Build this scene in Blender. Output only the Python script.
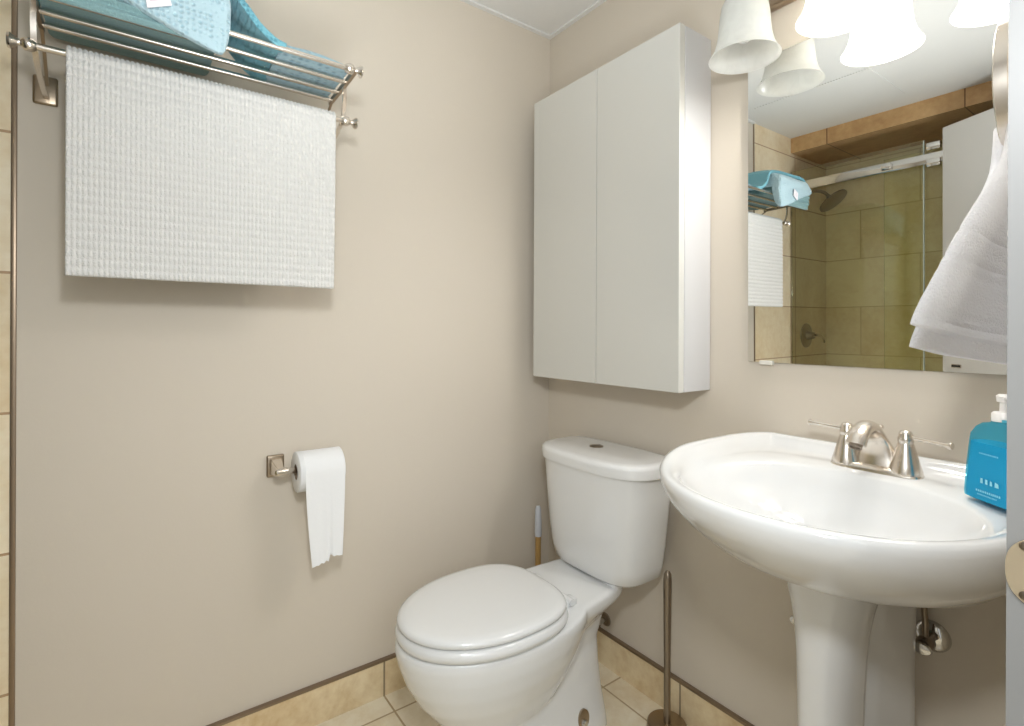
import bpy, bmesh, math, random
from mathutils import Vector, Matrix
import numpy as np
random.seed(4)
for o in list(bpy.data.objects): bpy.data.objects.remove(o)
SC = bpy.context.scene
COL = SC.collection
PI = math.pi

# ------------------------------------------------------------------ camera
CAM = Vector((1.51457, -1.28054, 1.11634))
YAW, ROLL = math.radians(53.8745), math.radians(0.2288)
cd = bpy.data.cameras.new('camera')
cam = bpy.data.objects.new('camera', cd); COL.objects.link(cam)
cd.sensor_width = 36; cd.lens = 518.31 / 1024 * 36
cd.shift_y = -(363 - 330.21) / 1024
cd.clip_start = 0.01
fw = Vector((-math.sin(YAW), math.cos(YAW), 0)); rt = Vector((fw.y, -fw.x, 0)); up = Vector((0, 0, 1))
rr = rt * math.cos(ROLL) + up * math.sin(ROLL); uu = up * math.cos(ROLL) - rt * math.sin(ROLL)
cam.matrix_world = Matrix(((rr.x, uu.x, -fw.x, CAM.x), (rr.y, uu.y, -fw.y, CAM.y), (rr.z, uu.z, -fw.z, CAM.z), (0, 0, 0, 1)))
SC.camera = cam

# ------------------------------------------------------------------ world, view, added fill lights
w = bpy.data.worlds.new('hall_daylight'); SC.world = w; w.use_nodes = True
bg = w.node_tree.nodes['Background']; bg.inputs[0].default_value = (0.92, 0.97, 1.0, 1); bg.inputs[1].default_value = 0.95
SC.view_settings.view_transform = 'Standard'; SC.view_settings.look = 'None'
SC.view_settings.gamma = 1; SC.view_settings.use_curve_mapping = False
SC.view_settings.exposure = 0.0
BULB_W = 5.0        # each lit bulb of the vanity light
SHADE_E = 0.7       # glow of the lit frosted shades
hd = bpy.data.lights.new('hall_fill', 'AREA'); hd.shape = 'RECTANGLE'; hd.size = .9; hd.size_y = .9; hd.energy = 9; hd.color = (.91, .965, 1)  # added fill through the doorway, no fixture stands there
hl = bpy.data.objects.new('hall_fill', hd); COL.objects.link(hl); hl.location = (2.45, -1.38, 1.65)
kd = bpy.data.lights.new('ceiling_bounce_fill', 'SPOT'); kd.energy = 36; kd.color = (.92, .97, 1); kd.spot_size = math.radians(112); kd.spot_blend = 1.0; kd.shadow_soft_size = .12  # added fill aimed at the ceiling to raise the ambient level
kl = bpy.data.objects.new('ceiling_bounce_fill', kd); COL.objects.link(kl); kl.location = (1.10, -1.05, 1.05)
kl.rotation_euler = (Vector((.80, -1.00, 2.23)) - kl.location).to_track_quat('-Z', 'Y').to_euler()
sd_ = bpy.data.lights.new('camera_side_fill', 'AREA'); sd_.shape = 'DISK'; sd_.size = .13; sd_.energy = 7.2; sd_.color = (.93, .97, 1)  # added soft fill beside the camera, flattens the shading
sl_ = bpy.data.objects.new('camera_side_fill', sd_); COL.objects.link(sl_); sl_.location = (1.455, -1.235, 1.50)
sl_.rotation_euler = (Vector((.45, -.2, .85)) - sl_.location).to_track_quat('-Z', 'Y').to_euler()
hl.rotation_euler = (Vector((.4, -.5, 1.0)) - hl.location).to_track_quat('-Z', 'Y').to_euler()

# ------------------------------------------------------------------ materials
def nm(name):
    m = bpy.data.materials.new(name); m.use_nodes = True
    return m, m.node_tree.nodes, m.node_tree.links, m.node_tree.nodes['Principled BSDF']
def lin(c): return tuple(((v / 255) / 12.92 if v / 255 <= .04045 else ((v / 255 + .055) / 1.055) ** 2.4) for v in c)
def S(n, **k):
    for a, v in k.items(): n.inputs[a.replace('_', ' ')].default_value = v
def coords(N, L, scale=(1, 1, 1), rot=(0, 0, 0), loc=(0, 0, 0)):
    tc = N.new('ShaderNodeTexCoord'); mp = N.new('ShaderNodeMapping')
    mp.inputs['Scale'].default_value = scale; mp.inputs['Rotation'].default_value = rot; mp.inputs['Location'].default_value = loc
    L.new(tc.outputs['Object'], mp.inputs[0]); return mp
def plain(name, col, rough=.5, metal=0., bump=0., bscale=200., spec=.5, coat=0., sss=0., aniso=0.):
    m, N, L, b = nm(name)
    S(b, Base_Color=(*col, 1), Roughness=rough, Metallic=metal, Specular_IOR_Level=spec, Coat_Weight=coat)
    if coat: b.inputs['Coat Roughness'].default_value = .06
    if sss:
        b.inputs['Subsurface Weight'].default_value = sss; b.inputs['Subsurface Radius'].default_value = (.01, .01, .01)
    if bump:
        mp = coords(N, L); n = N.new('ShaderNodeTexNoise'); S(n, Scale=bscale, Detail=4.0)
        L.new(mp.outputs[0], n.inputs['Vector'])
        bp = N.new('ShaderNodeBump'); S(bp, Strength=bump, Distance=.002); L.new(n.outputs['Fac'], bp.inputs['Height'])
        L.new(bp.outputs[0], b.inputs['Normal'])
    return m
def tile_mat(name, axis, size, grout=.003, offs=(0, 0), c1=(216, 196, 160), c2=(190, 164, 122), cg=(150, 132, 104), rough=.3, shift=0.0):
    """travertine tiles; axis: which two object axes make the tile grid"""
    m, N, L, b = nm(name)
    tc = N.new('ShaderNodeTexCoord'); sp = N.new('ShaderNodeSeparateXYZ'); L.new(tc.outputs['Object'], sp.inputs[0])
    cb = N.new('ShaderNodeCombineXYZ')
    L.new(sp.outputs['XYZ'.index(axis[0])], cb.inputs[0]); L.new(sp.outputs['XYZ'.index(axis[1])], cb.inputs[1])
    mp = N.new('ShaderNodeMapping'); mp.inputs['Location'].default_value = (-offs[0], -offs[1], 0); L.new(cb.outputs[0], mp.inputs[0])
    br = N.new('ShaderNodeTexBrick'); br.offset = shift; br.squash = 1.0
    S(br, Scale=1.0, Mortar_Size=grout, Mortar_Smooth=.1, Bias=0.0, Brick_Width=size[0], Row_Height=size[1])
    br.inputs['Color1'].default_value = (.42, .42, .42, 1); br.inputs['Color2'].default_value = (.58, .58, .58, 1)
    L.new(mp.outputs[0], br.inputs['Vector'])
    n = N.new('ShaderNodeTexNoise'); S(n, Scale=5.0, Detail=7.0, Roughness=.62, Distortion=.6); L.new(tc.outputs['Object'], n.inputs['Vector'])
    n2 = N.new('ShaderNodeTexNoise'); S(n2, Scale=38.0, Detail=4.0, Roughness=.6); L.new(tc.outputs['Object'], n2.inputs['Vector'])
    mx = N.new('ShaderNodeMix'); mx.data_type = 'FLOAT'; mx.inputs[0].default_value = .35
    L.new(n.outputs['Fac'], mx.inputs[2]); L.new(n2.outputs['Fac'], mx.inputs[3])
    ad = N.new('ShaderNodeMath'); ad.operation = 'ADD'; L.new(mx.outputs[0], ad.inputs[0])
    sb = N.new('ShaderNodeMath'); sb.operation = 'SUBTRACT'; L.new(br.outputs['Color'], sb.inputs[0]); sb.inputs[1].default_value = .5
    L.new(sb.outputs[0], ad.inputs[1])
    cr = N.new('ShaderNodeValToRGB'); cr.color_ramp.elements[0].position = .32; cr.color_ramp.elements[1].position = .62
    cr.color_ramp.elements[0].color = (*lin(c2), 1); cr.color_ramp.elements[1].color = (*lin(c1), 1)
    L.new(ad.outputs[0], cr.inputs[0])
    mc = N.new('ShaderNodeMix'); mc.data_type = 'RGBA'; L.new(br.outputs['Fac'], mc.inputs[0]); L.new(cr.outputs[0], mc.inputs[6])
    mc.inputs[7].default_value = (*lin(cg), 1); L.new(mc.outputs[2], b.inputs['Base Color'])
    bp = N.new('ShaderNodeBump'); bp.invert = True; S(bp, Strength=.5, Distance=.002); L.new(br.outputs['Fac'], bp.inputs['Height']); L.new(bp.outputs[0], b.inputs['Normal'])
    b.inputs['Roughness'].default_value = rough
    return m
def fabric(name, col, kind='terry', col2=None, axis='YZ', cell=.016, thin=0):
    m, N, L, b = nm(name); S(b, Roughness=.95, Specular_IOR_Level=.1, Base_Color=(*col, 1)); b.inputs['Sheen Weight'].default_value = .25
    tc = N.new('ShaderNodeTexCoord')
    bp = N.new('ShaderNodeBump')
    if kind == 'terry':
        v = N.new('ShaderNodeTexVoronoi'); S(v, Scale=330.0); L.new(tc.outputs['Object'], v.inputs['Vector'])
        S(bp, Strength=.55, Distance=.003); bp.invert = True; L.new(v.outputs['Distance'], bp.inputs['Height'])
    elif kind == 'dimple':
        v = N.new('ShaderNodeTexVoronoi'); v.voronoi_dimensions = '3D'; S(v, Scale=1 / cell, Randomness=.35); L.new(tc.outputs['Object'], v.inputs['Vector'])
        cr = N.new('ShaderNodeValToRGB'); cr.color_ramp.elements[0].position = .1; cr.color_ramp.elements[1].position = .5
        L.new(v.outputs['Distance'], cr.inputs[0]); S(bp, Strength=.7, Distance=.004); L.new(cr.outputs[0], bp.inputs['Height'])
        mc = N.new('ShaderNodeMix'); mc.data_type = 'RGBA'; L.new(cr.outputs[0], mc.inputs[0])
        mc.inputs[6].default_value = (*(col2 or col), 1); mc.inputs[7].default_value = (*col, 1); L.new(mc.outputs[2], b.inputs['Base Color'])
    L.new(bp.outputs[0], b.inputs['Normal'])
    if thin:                                             # thin cloth lets some light through
        t = N.new('ShaderNodeBsdfTranslucent'); t.inputs[0].default_value = (*col, 1); L.new(bp.outputs[0], t.inputs['Normal'])
        mx = N.new('ShaderNodeMixShader'); mx.inputs[0].default_value = thin; L.new(b.outputs[0], mx.inputs[1]); L.new(t.outputs[0], mx.inputs[2]); L.new(mx.outputs[0], N['Material Output'].inputs[0])
    return m
M = {}
M['paint'] = plain('beige_wall_paint', lin((215, 205, 190)), .6, bump=.08, bscale=160, spec=.3)
M['ceiling'] = plain('off_white_ceiling_paint', lin((228, 227, 224)), .8, bump=.15, bscale=60)
M['white_trim'] = plain('white_trim_paint', lin((212, 210, 207)), .35)
M['jamb'] = plain('shaded_jamb_paint', lin((138, 137, 135)), .4)  # darkened copy of the white trim, the jamb's shade put into its colour
M['metal_trim'] = plain('brushed_tile_edge', lin((150, 132, 112)), .35, .8)
M['cab_front'] = plain('gloss_white_lacquer', lin((214, 213, 207)), .12, coat=.6)
M['cab_side'] = plain('white_foil', lin((204, 204, 205)), .35)
M['china'] = plain('white_vitreous_china', lin((230, 230, 229)), .08, coat=.5)
M['plastic'] = plain('white_seat_plastic', lin((228, 228, 227)), .16, coat=.3)
M['nickel'] = plain('brushed_nickel', lin((228, 220, 210)), .25, 1.0)
M['nickel_dark'] = plain('satin_nickel_dark', lin((168, 152, 132)), .3, 1.0)
M['chrome'] = plain('polished_chrome', lin((210, 208, 204)), .1, 1.0)
M['steel'] = plain('brushed_steel', lin((150, 138, 124)), .32, 1.0)
M['brass'] = plain('worn_pale_brass', lin((216, 200, 172)), .22, .75)
M['dark'] = plain('dark_recess', (.02, .018, .016), .7)
M['paper'] = plain('tissue_paper', lin((240, 240, 240)), .95, bump=.25, bscale=120, spec=.1)
M['card'] = plain('grey_cardboard', lin((150, 132, 112)), .9)
M['mirror'] = plain('silvered_glass', (.97, .975, .96), .0, 1.0)
M['mirror_edge'] = plain('polished_mirror_edge', lin((170, 178, 176)), .15, .6)
M['clear_plastic'] = plain('frosted_clip_plastic', lin((228, 224, 214)), .3)
M['tag'] = plain('white_cloth_tag', lin((236, 232, 236)), .8)
M['tagprint'] = plain('pink_grey_print', lin((205, 185, 195)), .8)
M['grip'] = plain('pale_grip_plastic', lin((205, 208, 214)), .4)
M['wood'] = plain('varnished_tan_wood', lin((176, 140, 84)), .35)
M['rubber'] = plain('dark_rubber', lin((70, 40, 32)), .7)
M['pump'] = plain('white_pump_plastic', lin((244, 240, 236)), .3)
M['floor'] = tile_mat('travertine_floor_tiles', 'XY', (.285, .285), offs=(.09, -.09), c1=(246, 236, 214), c2=(226, 208, 174), cg=(186, 164, 128))
M['base_l'] = tile_mat('travertine_skirting', 'YZ', (.60, 2.0), offs=(-.66 + .0, -.5), c1=(240, 222, 186), c2=(208, 178, 130))
M['base_r'] = tile_mat('travertine_skirting_cut', 'XZ', (.60, 2.0), offs=(.60, -.5), c1=(240, 222, 186), c2=(208, 178, 130))
M['tile_left'] = tile_mat('travertine_wall_tiles', 'YZ', (.60, .2975), offs=(-1.95, .044), c1=(250, 236, 208), c2=(232, 210, 172), cg=(190, 156, 120))
M['tile_back'] = tile_mat('travertine_shower_tiles', 'XZ', (.60, .2975), offs=(.2, .044), c1=(248, 236, 208), c2=(230, 210, 172), cg=(214, 194, 156), shift=.5)
M['tile_soffit'] = tile_mat('brown_stone_soffit', 'XZ', (.6, 5.0), offs=(.2, -.3), c1=(212, 176, 128), c2=(182, 142, 94), cg=(120, 84, 50))
M['white_terry'] = fabric('white_terry', lin((246, 246, 248)), thin=.55)
M['bobble'] = fabric('white_bobble_cotton', lin((226, 224, 220)))
M['pale_blue'] = fabric('pale_blue_dimpled_cotton', lin((178, 203, 211)), 'dimple', lin((160, 192, 204)), cell=.010)
M['pale_blue_terry'] = fabric('pale_blue_terry', lin((160, 196, 206)), 'terry')
M['teal'] = fabric('teal_dimpled_cotton', lin((118, 176, 190)), 'dimple', lin((96, 156, 172)), cell=.009)
M['sage'] = fabric('sage_blue_terry', lin((132, 164, 166)), 'terry')
def towel_stripe():
    m = fabric('pale_blue_spotted_cotton', lin((170, 200, 212)), 'dimple', lin((128, 160, 176)), cell=.016); return m
M['spotted'] = towel_stripe()
def glass_tint(name, col, refl=1.45, rough=0.):
    m, N, L, b = nm(name); N.remove(b)
    out = N['Material Output']; t = N.new('ShaderNodeBsdfTransparent'); t.inputs[0].default_value = (*col, 1)
    g = N.new('ShaderNodeBsdfGlossy'); g.inputs['Roughness'].default_value = rough
    f = N.new('ShaderNodeFresnel'); f.inputs[0].default_value = refl
    mx = N.new('ShaderNodeMixShader'); L.new(f.outputs[0], mx.inputs[0]); L.new(t.outputs[0], mx.inputs[1]); L.new(g.outputs[0], mx.inputs[2])
    L.new(mx.outputs[0], out.inputs[0]); return m
M['shower_glass'] = glass_tint('olive_tinted_shower_glass', (.975, .98, .885))
M['glass_edge'] = plain('pale_glass_edge', lin((196, 208, 200)), .2)
def soap(name, col, mixf, rough=.08):
    m, N, L, b = nm(name)
    S(b, Base_Color=(*col, 1), Roughness=rough)
    out = N['Material Output']; t = N.new('ShaderNodeBsdfTransparent'); t.inputs[0].default_value = (*[c ** .35 for c in col], 1)
    mx = N.new('ShaderNodeMixShader'); mx.inputs[0].default_value = mixf; L.new(t.outputs[0], mx.inputs[1]); L.new(b.outputs[0], mx.inputs[2]); L.new(mx.outputs[0], out.inputs[0])
    return m
M['soap_bottle'] = soap('clear_aqua_bottle', lin((70, 190, 225)), .18)
M['soap_liquid'] = plain('aqua_blue_soap', lin((40, 190, 224)), .12)
M['soap_print'] = plain('pale_blue_print', lin((150, 222, 236)), .5)
def shade_mat(name, emit):
    m, N, L, b = nm(name); out = N['Material Output']
    mp = coords(N, L); n = N.new('ShaderNodeTexNoise'); S(n, Scale=26.0, Detail=3.0, Distortion=1.5); L.new(mp.outputs[0], n.inputs['Vector'])
    cr = N.new('ShaderNodeValToRGB'); cr.color_ramp.elements[0].color = (*lin((242, 243, 241)), 1); cr.color_ramp.elements[1].color = (*lin((248, 249, 247)), 1)
    cr.color_ramp.elements[0].position = .3; cr.color_ramp.elements[1].position = .6
    L.new(n.outputs['Fac'], cr.inputs[0]); L.new(cr.outputs[0], b.inputs['Base Color']); b.inputs['Roughness'].default_value = .25
    t = N.new('ShaderNodeBsdfTranslucent'); L.new(cr.outputs[0], t.inputs[0])
    mx = N.new('ShaderNodeMixShader'); mx.inputs[0].default_value = .5; L.new(b.outputs[0], mx.inputs[1]); L.new(t.outputs[0], mx.inputs[2])
    if emit:
        e = N.new('ShaderNodeEmission'); e.inputs[0].default_value = (1, .96, .91, 1); e.inputs[1].default_value = emit
        a = N.new('ShaderNodeAddShader'); L.new(mx.outputs[0], a.inputs[0]); L.new(e.outputs[0], a.inputs[1]); L.new(a.outputs[0], out.inputs[0])
    else: L.new(mx.outputs[0], out.inputs[0])
    return m
M['shade_off'] = shade_mat('alabaster_glass', 0); M['shade_on'] = shade_mat('glowing_alabaster_glass', SHADE_E)
M['bulb_off'] = plain('frosted_bulb', lin((246, 246, 244)), .15)
m_, N_, L_, b_ = nm('lit_bulb'); b_.inputs['Emission Color'].default_value = (1, .92, .8, 1); b_.inputs['Emission Strength'].default_value = 12; M['bulb_on'] = m_

# ------------------------------------------------------------------ mesh helpers (world coordinates; obj() shifts into the parent's frame)
ORG = {}
def base_of(o):
    while o.parent: o = o.parent
    return ORG.get(o.name, Vector())
def obj(name, bm, mat, parent=None, smooth=True, angle=40, label=None, at=None):
    """link a bmesh as ONE object. parent: a thing or a part of it"""
    off = base_of(parent) if parent else (Vector(at) if at else Vector())
    bmesh.ops.recalc_face_normals(bm, faces=bm.faces[:])
    for v in bm.verts: v.co -= off
    me = bpy.data.meshes.new(name); bm.to_mesh(me); bm.free()
    for mm in (mat if isinstance(mat, (list, tuple)) else [mat]): me.materials.append(mm)
    if smooth:
        me.polygons.foreach_set('use_smooth', [True] * len(me.polygons))
        try: me.set_sharp_from_angle(angle=math.radians(angle))
        except Exception: pass
    o = bpy.data.objects.new(name, me); COL.objects.link(o)
    if parent: o.parent = parent
    elif at: o.location = off; ORG[o.name] = off
    if label: o['label'] = label
    return o
def thing(name, label, cat, loc, group=None):
    o = bpy.data.objects.new(name, None); COL.objects.link(o); o.empty_display_size = .05
    o.location = loc; ORG[o.name] = Vector(loc); o['label'] = label; o['category'] = cat
    if group: o['group'] = group
    return o
def tag(o, label, cat, group=None):
    o['label'] = label; o['category'] = cat
    if group: o['group'] = group
    return o
def struct(name, bm, mat, parent=None, **k):
    o = obj(name, bm, mat, parent, **k)
    if not parent: o['kind'] = 'structure'
    return o
def B(): return bmesh.new()
def box(bm, x0, x1, y0, y1, z0, z1, bev=0, seg=2):
    r = bmesh.ops.create_cube(bm, size=1.0); vs = r['verts']
    for v in vs:
        v.co = Vector(((x0 + x1) / 2 + v.co.x * (x1 - x0), (y0 + y1) / 2 + v.co.y * (y1 - y0), (z0 + z1) / 2 + v.co.z * (z1 - z0)))
    if bev:
        es = list({e for v in vs for e in v.link_edges})
        bmesh.ops.bevel(bm, geom=es, offset=bev, segments=seg, profile=.5, affect='EDGES')
    return bm
def loft(bm, rings, close=True, cap0=True, cap1=True):
    """rings: lists of points (same length)"""
    vr = [[bm.verts.new(p) for p in r] for r in rings]; n = len(vr[0])
    for a, b in zip(vr, vr[1:]):
        for i in range(n if close else n - 1):
            j = (i + 1) % n
            try: bm.faces.new((a[i], a[j], b[j], b[i]))
            except ValueError: pass
    if cap0: bm.faces.new(vr[0][::-1])
    if cap1: bm.faces.new(vr[-1])
    return vr
def frame_of(d):
    d = d.normalized(); a = Vector((0, 0, 1)) if abs(d.z) < .9 else Vector((1, 0, 0))
    u = d.cross(a).normalized(); return u, u.cross(d).normalized() * -1
def lathe(bm, prof, origin, axis=(0, 0, 1), n=32, cap=True, sx=1, sy=1):
    """prof: list of (radius, distance along axis)"""
    o = Vector(origin); ax = Vector(axis).normalized(); u, v = frame_of(ax)
    rings = [[o + ax * h + (u * math.cos(2 * PI * i / n) * sx + v * math.sin(2 * PI * i / n) * sy) * max(r, 1e-5) for i in range(n)] for r, h in prof]
    loft(bm, rings, True, cap, cap); return bm
def spline(pts, k=8):
    """Catmull-Rom through the points"""
    P = [Vector(p) for p in pts]; out = []
    for i in range(len(P) - 1):
        p0 = P[max(i - 1, 0)]; p1 = P[i]; p2 = P[i + 1]; p3 = P[min(i + 2, len(P) - 1)]
        for s in range(k):
            t = s / k
            out.append(.5 * ((2 * p1) + (p2 - p0) * t + (2 * p0 - 5 * p1 + 4 * p2 - p3) * t * t + (3 * p1 - p0 - 3 * p2 + p3) * t ** 3))
    out.append(P[-1]); return out
def tube(bm, pts, r, n=16, ru=None, cap=True):
    """sweep an ellipse (r, or list of r) along the points; ru = second radius along 'u'"""
    P = [Vector(p) for p in pts]; m = len(P); rings = []
    d0 = (P[1] - P[0]).normalized(); u, v = frame_of(d0)
    for i in range(m):
        d = (P[min(i + 1, m - 1)] - P[max(i - 1, 0)]).normalized()
        u = (u - d * u.dot(d)).normalized(); v = d.cross(u)
        ra = r[i] if isinstance(r, (list, tuple)) else r
        rb = (ru[i] if isinstance(ru, (list, tuple)) else ru) if ru is not None else ra
        rings.append([P[i] + u * math.cos(2 * PI * k / n) * rb + v * math.sin(2 * PI * k / n) * ra for k in range(n)])
    loft(bm, rings, True, cap, cap); return bm
def strap(bm, pts, wdir, wid, thick):
    """flat bar of width wid along wdir, bent along the points"""
    P = [Vector(p) for p in pts]; wd = Vector(wdir).normalized(); rings = []
    for i in range(len(P)):
        d = (P[min(i + 1, len(P) - 1)] - P[max(i - 1, 0)]).normalized(); nn = d.cross(wd).normalized()
        a, b = wd * wid / 2, nn * thick / 2
        rings.append([P[i] - a - b, P[i] + a - b, P[i] + a + b, P[i] - a + b])
    loft(bm, rings); return bm
def thick_sheet(bm, grid, off):
    """closed thin sheet from a grid of points, second side shifted by off"""
    off = Vector(off); nj, ni = len(grid), len(grid[0])
    A = [[bm.verts.new(p) for p in r_] for r_ in grid]; Bk = [[bm.verts.new(Vector(p) + off) for p in r_] for r_ in grid]
    for j in range(nj - 1):
        for i in range(ni - 1):
            bm.faces.new((A[j][i], A[j][i + 1], A[j + 1][i + 1], A[j + 1][i])); bm.faces.new((Bk[j][i], Bk[j + 1][i], Bk[j + 1][i + 1], Bk[j][i + 1]))
    rim = [(0, i) for i in range(ni)] + [(j, ni - 1) for j in range(1, nj)] + [(nj - 1, i) for i in range(ni - 2, -1, -1)] + [(j, 0) for j in range(nj - 2, 0, -1)]
    for k in range(len(rim)):
        a, c = rim[k], rim[(k + 1) % len(rim)]
        bm.faces.new((A[a[0]][a[1]], Bk[a[0]][a[1]], Bk[c[0]][c[1]], A[c[0]][c[1]]))
def sgnpow(v, p): return math.copysign(abs(v) ** p, v)
def sup(n, cx, cy, a, b, e=2.0, z=0., k=0., f=None):
    """superellipse ring"""
    out = []
    for i in range(n):
        t = 2 * PI * i / n; out.append(Vector((cx + a * sgnpow(math.cos(t), 2 / e), cy + b * sgnpow(math.sin(t), 2 / e), z)))
    return out
def egg(n, cx, yc, w_, lf, lb, z, ef=2.0, eb=2.6):
    """toilet plan: lf = reach to the front (-y), lb = to the back (+y)"""
    out = []
    for i in range(n):
        t = 2 * PI * i / n; c, s = math.cos(t), math.sin(t)
        e = eb if s > 0 else ef
        out.append(Vector((cx + w_ * sgnpow(c, 2 / e), yc + (lb if s > 0 else lf) * sgnpow(s, 2 / e), z)))
    return out
def remesh(o, vox, it=4, fac=.6):
    m = o.modifiers.new('merge', 'REMESH'); m.mode = 'VOXEL'; m.voxel_size = vox; m.use_smooth_shade = True
    s = o.modifiers.new('relax', 'SMOOTH'); s.iterations = it; s.factor = fac
def sstep(a, b, x):
    t = min(1, max(0, (x - a) / (b - a))); return t * t * (3 - 2 * t)

# ------------------------------------------------------------------ the room
H = 2.2324; XR = 1.425; YT = -1.483; YB = -2.36; YG = -1.90
struct('floor', box(B(), -.1, 2.6, -2.5, .1, -.1, 0), M['floor'], smooth=False)
struct('ceiling', box(B(), -.1, 1.535, -2.46, .1, H, H + .1), M['ceiling'], smooth=False)
struct('wall_left', box(B(), -.1, 0, YT, .1, 0, H), M['paint'], smooth=False)
struct('wall_shower_left', box(B(), -.1, .002, -2.46, YT - .008, 0, H), M['tile_left'], smooth=False)
struct('wall_right', box(B(), 0, 1.535, 0, .1, 0, H), M['paint'], smooth=False)
struct('wall_back', box(B(), .002, 1.535, -2.46, YB, 0, H), M['tile_back'], smooth=False)
b = B(); box(b, XR, 1.535, -.70, 0, 0, H); box(b, XR, 1.535, YB, -1.475, 0, H); box(b, XR, 1.535, -1.475, -.70, 2.08, H)
struct('wall_door', b, M['paint'], smooth=False)
struct('ceiling_soffit', box(B(), .002, XR, YB, YG, 2.145, H), M['tile_soffit'], smooth=False)
struct('trim_1', box(B(), -.02, .004, YT - .009, YT + .001, 0, H, .002), M['metal_trim'])
# thin strips under the ceiling edge
struct('trim_2', box(B(), 0, .016, YT, 0, H - .007, H), M['ceiling'], smooth=False)
struct('trim_3', box(B(), .016, XR, -.016, 0, H - .007, H), M['ceiling'], smooth=False)
struct('trim_4', box(B(), .10, .62, -1.72, -1.30, H - .005, H, .002), M['ceiling'], smooth=False)
bl = struct('baseboard_left', box(B(), 0, .011, YT, 0, 0, .105), M['base_l'], smooth=False)
br_ = struct('baseboard_right', box(B(), .011, XR, -.011, 0, 0, .105), M['base_r'], smooth=False)
obj('edge_trim', box(B(), 0, .013, YT, 0, .105, .112), M['metal_trim'], bl, smooth=False, label='brushed metal strip')
obj('edge_trim', box(B(), .013, XR, -.013, 0, .105, .112), M['metal_trim'], br_, smooth=False, label='brushed metal strip')
# door frame: jambs, head and casing, one piece; the latch plate is let into the near jamb
b = B()
box(b, 1.4125, 1.55, -.712, -.699, 0, 2.08); box(b, 1.4125, 1.55, -1.476, -1.463, 0, 2.08); box(b, 1.4125, 1.55, -1.463, -.712, 2.067, 2.08)
box(b, 1.4125, XR, -.699, -.640, 0, 2.14, .003); box(b, 1.4125, XR, -1.535, -1.476, 0, 2.14, .003); box(b, 1.4125, XR, -1.476, -.699, 2.08, 2.14, .003)
jamb = struct('door_frame', b, M['jamb'], smooth=False)
zc = .928
b = B()
pts = []
for i in range(25):
    t = PI / 2 + PI * i / 24; pts.append((1.4365 + .0245 * math.cos(t), zc + .0285 * sgnpow(math.sin(t), .8)))
pts += [(1.475, zc - .0285), (1.475, zc + .0285)]
loft(b, [[Vector((x, -.7120, z)) for x, z in pts], [Vector((x, -.7138, z)) for x, z in pts]])
sp = obj('strike_plate', b, M['brass'], jamb, label='rounded brass latch plate')
obj('latch_hole', box(B(), 1.4245, 1.442, -.7143, -.713, zc - .011, zc + .013, .0004), M['dark'], sp)
for dz in (-.019, .020): obj('screw', lathe(B(), [(.0034, 0), (.0034, .0008), (.001, .0014)], (1.4235, -.7138, zc + dz), (0, -1, 0), 14), M['steel'], sp)

# the open door leaf, swung back towards the shower
HX, HY = 1.408, -1.452
dd = Vector((-.885, -.466, 0)).normalized(); dn = Vector((-dd.y, dd.x, 0)); 
if dn.y < 0: dn = -dn
L_D = .755
def door_pt(s, n, z): return Vector((HX, HY, 0)) + dd * s + dn * n + Vector((0, 0, z))
def slab(bm, s0, s1, n0, n1, z0, z1, bev=.002):
    k = len(bm.verts); q = B(); box(q, s0, s1, n0, n1, z0, z1, bev, 1)
    vm = {v: bm.verts.new(door_pt(*v.co)) for v in q.verts}
    for f_ in q.faces: bm.faces.new([vm[v] for v in f_.verts])
    q.free(); return bm
door = obj('door_1', slab(B(), 0, L_D, -.033, .0, .012, 2.045), M['white_trim'], at=(HX, HY, 0), smooth=False); door['kind'] = 'structure'
kb = slab(B(), L_D - .090, L_D - .044, -.0005, .004, .926, .942, .0015)
pull = obj('pull', kb, M['nickel'], door, smooth=False); obj('finger_slot', slab(B(), L_D - .088, L_D - .046, .003, .0046, .929, .939, .0005), M['dark'], pull, smooth=False)
for zz in (.25, 1.05, 1.82): obj('hinge', lathe(B(), [(.006, 0), (.006, .09)], (HX + .002, HY + .004, zz), (0, 0, 1), 12), M['nickel'], door)

# low shower kerb under the glass
struct('trim_5', box(B(), .002, XR, YG - .05, YG + .05, 0, .12, .004), M['tile_back'], smooth=False)

# ------------------------------------------------------------------ wall cabinet
CX0, CX1, CZ0, CZ1, CD = .0822, .6861, .955, 1.915, .1419
cb = thing('wall_cabinet', 'tall white two-door wall cabinet hung above the toilet tank', 'cabinet', ((CX0 + CX1) / 2, -.002, CZ0))
b = B(); box(b, CX0, CX1, -.118, -.002, CZ0, CZ1, .001, 1)
obj('carcass', b, M['cab_side'], cb, smooth=False)
xm = .3885
obj('door', box(B(), CX0, xm - .0012, -CD, -.1195, CZ0, CZ1, .0015), M['cab_front'], cb, smooth=False)
obj('door', box(B(), xm + .0012, CX1, -CD, -.1195, CZ0, CZ1, .0015), M['cab_front'], cb, smooth=False)

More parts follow.
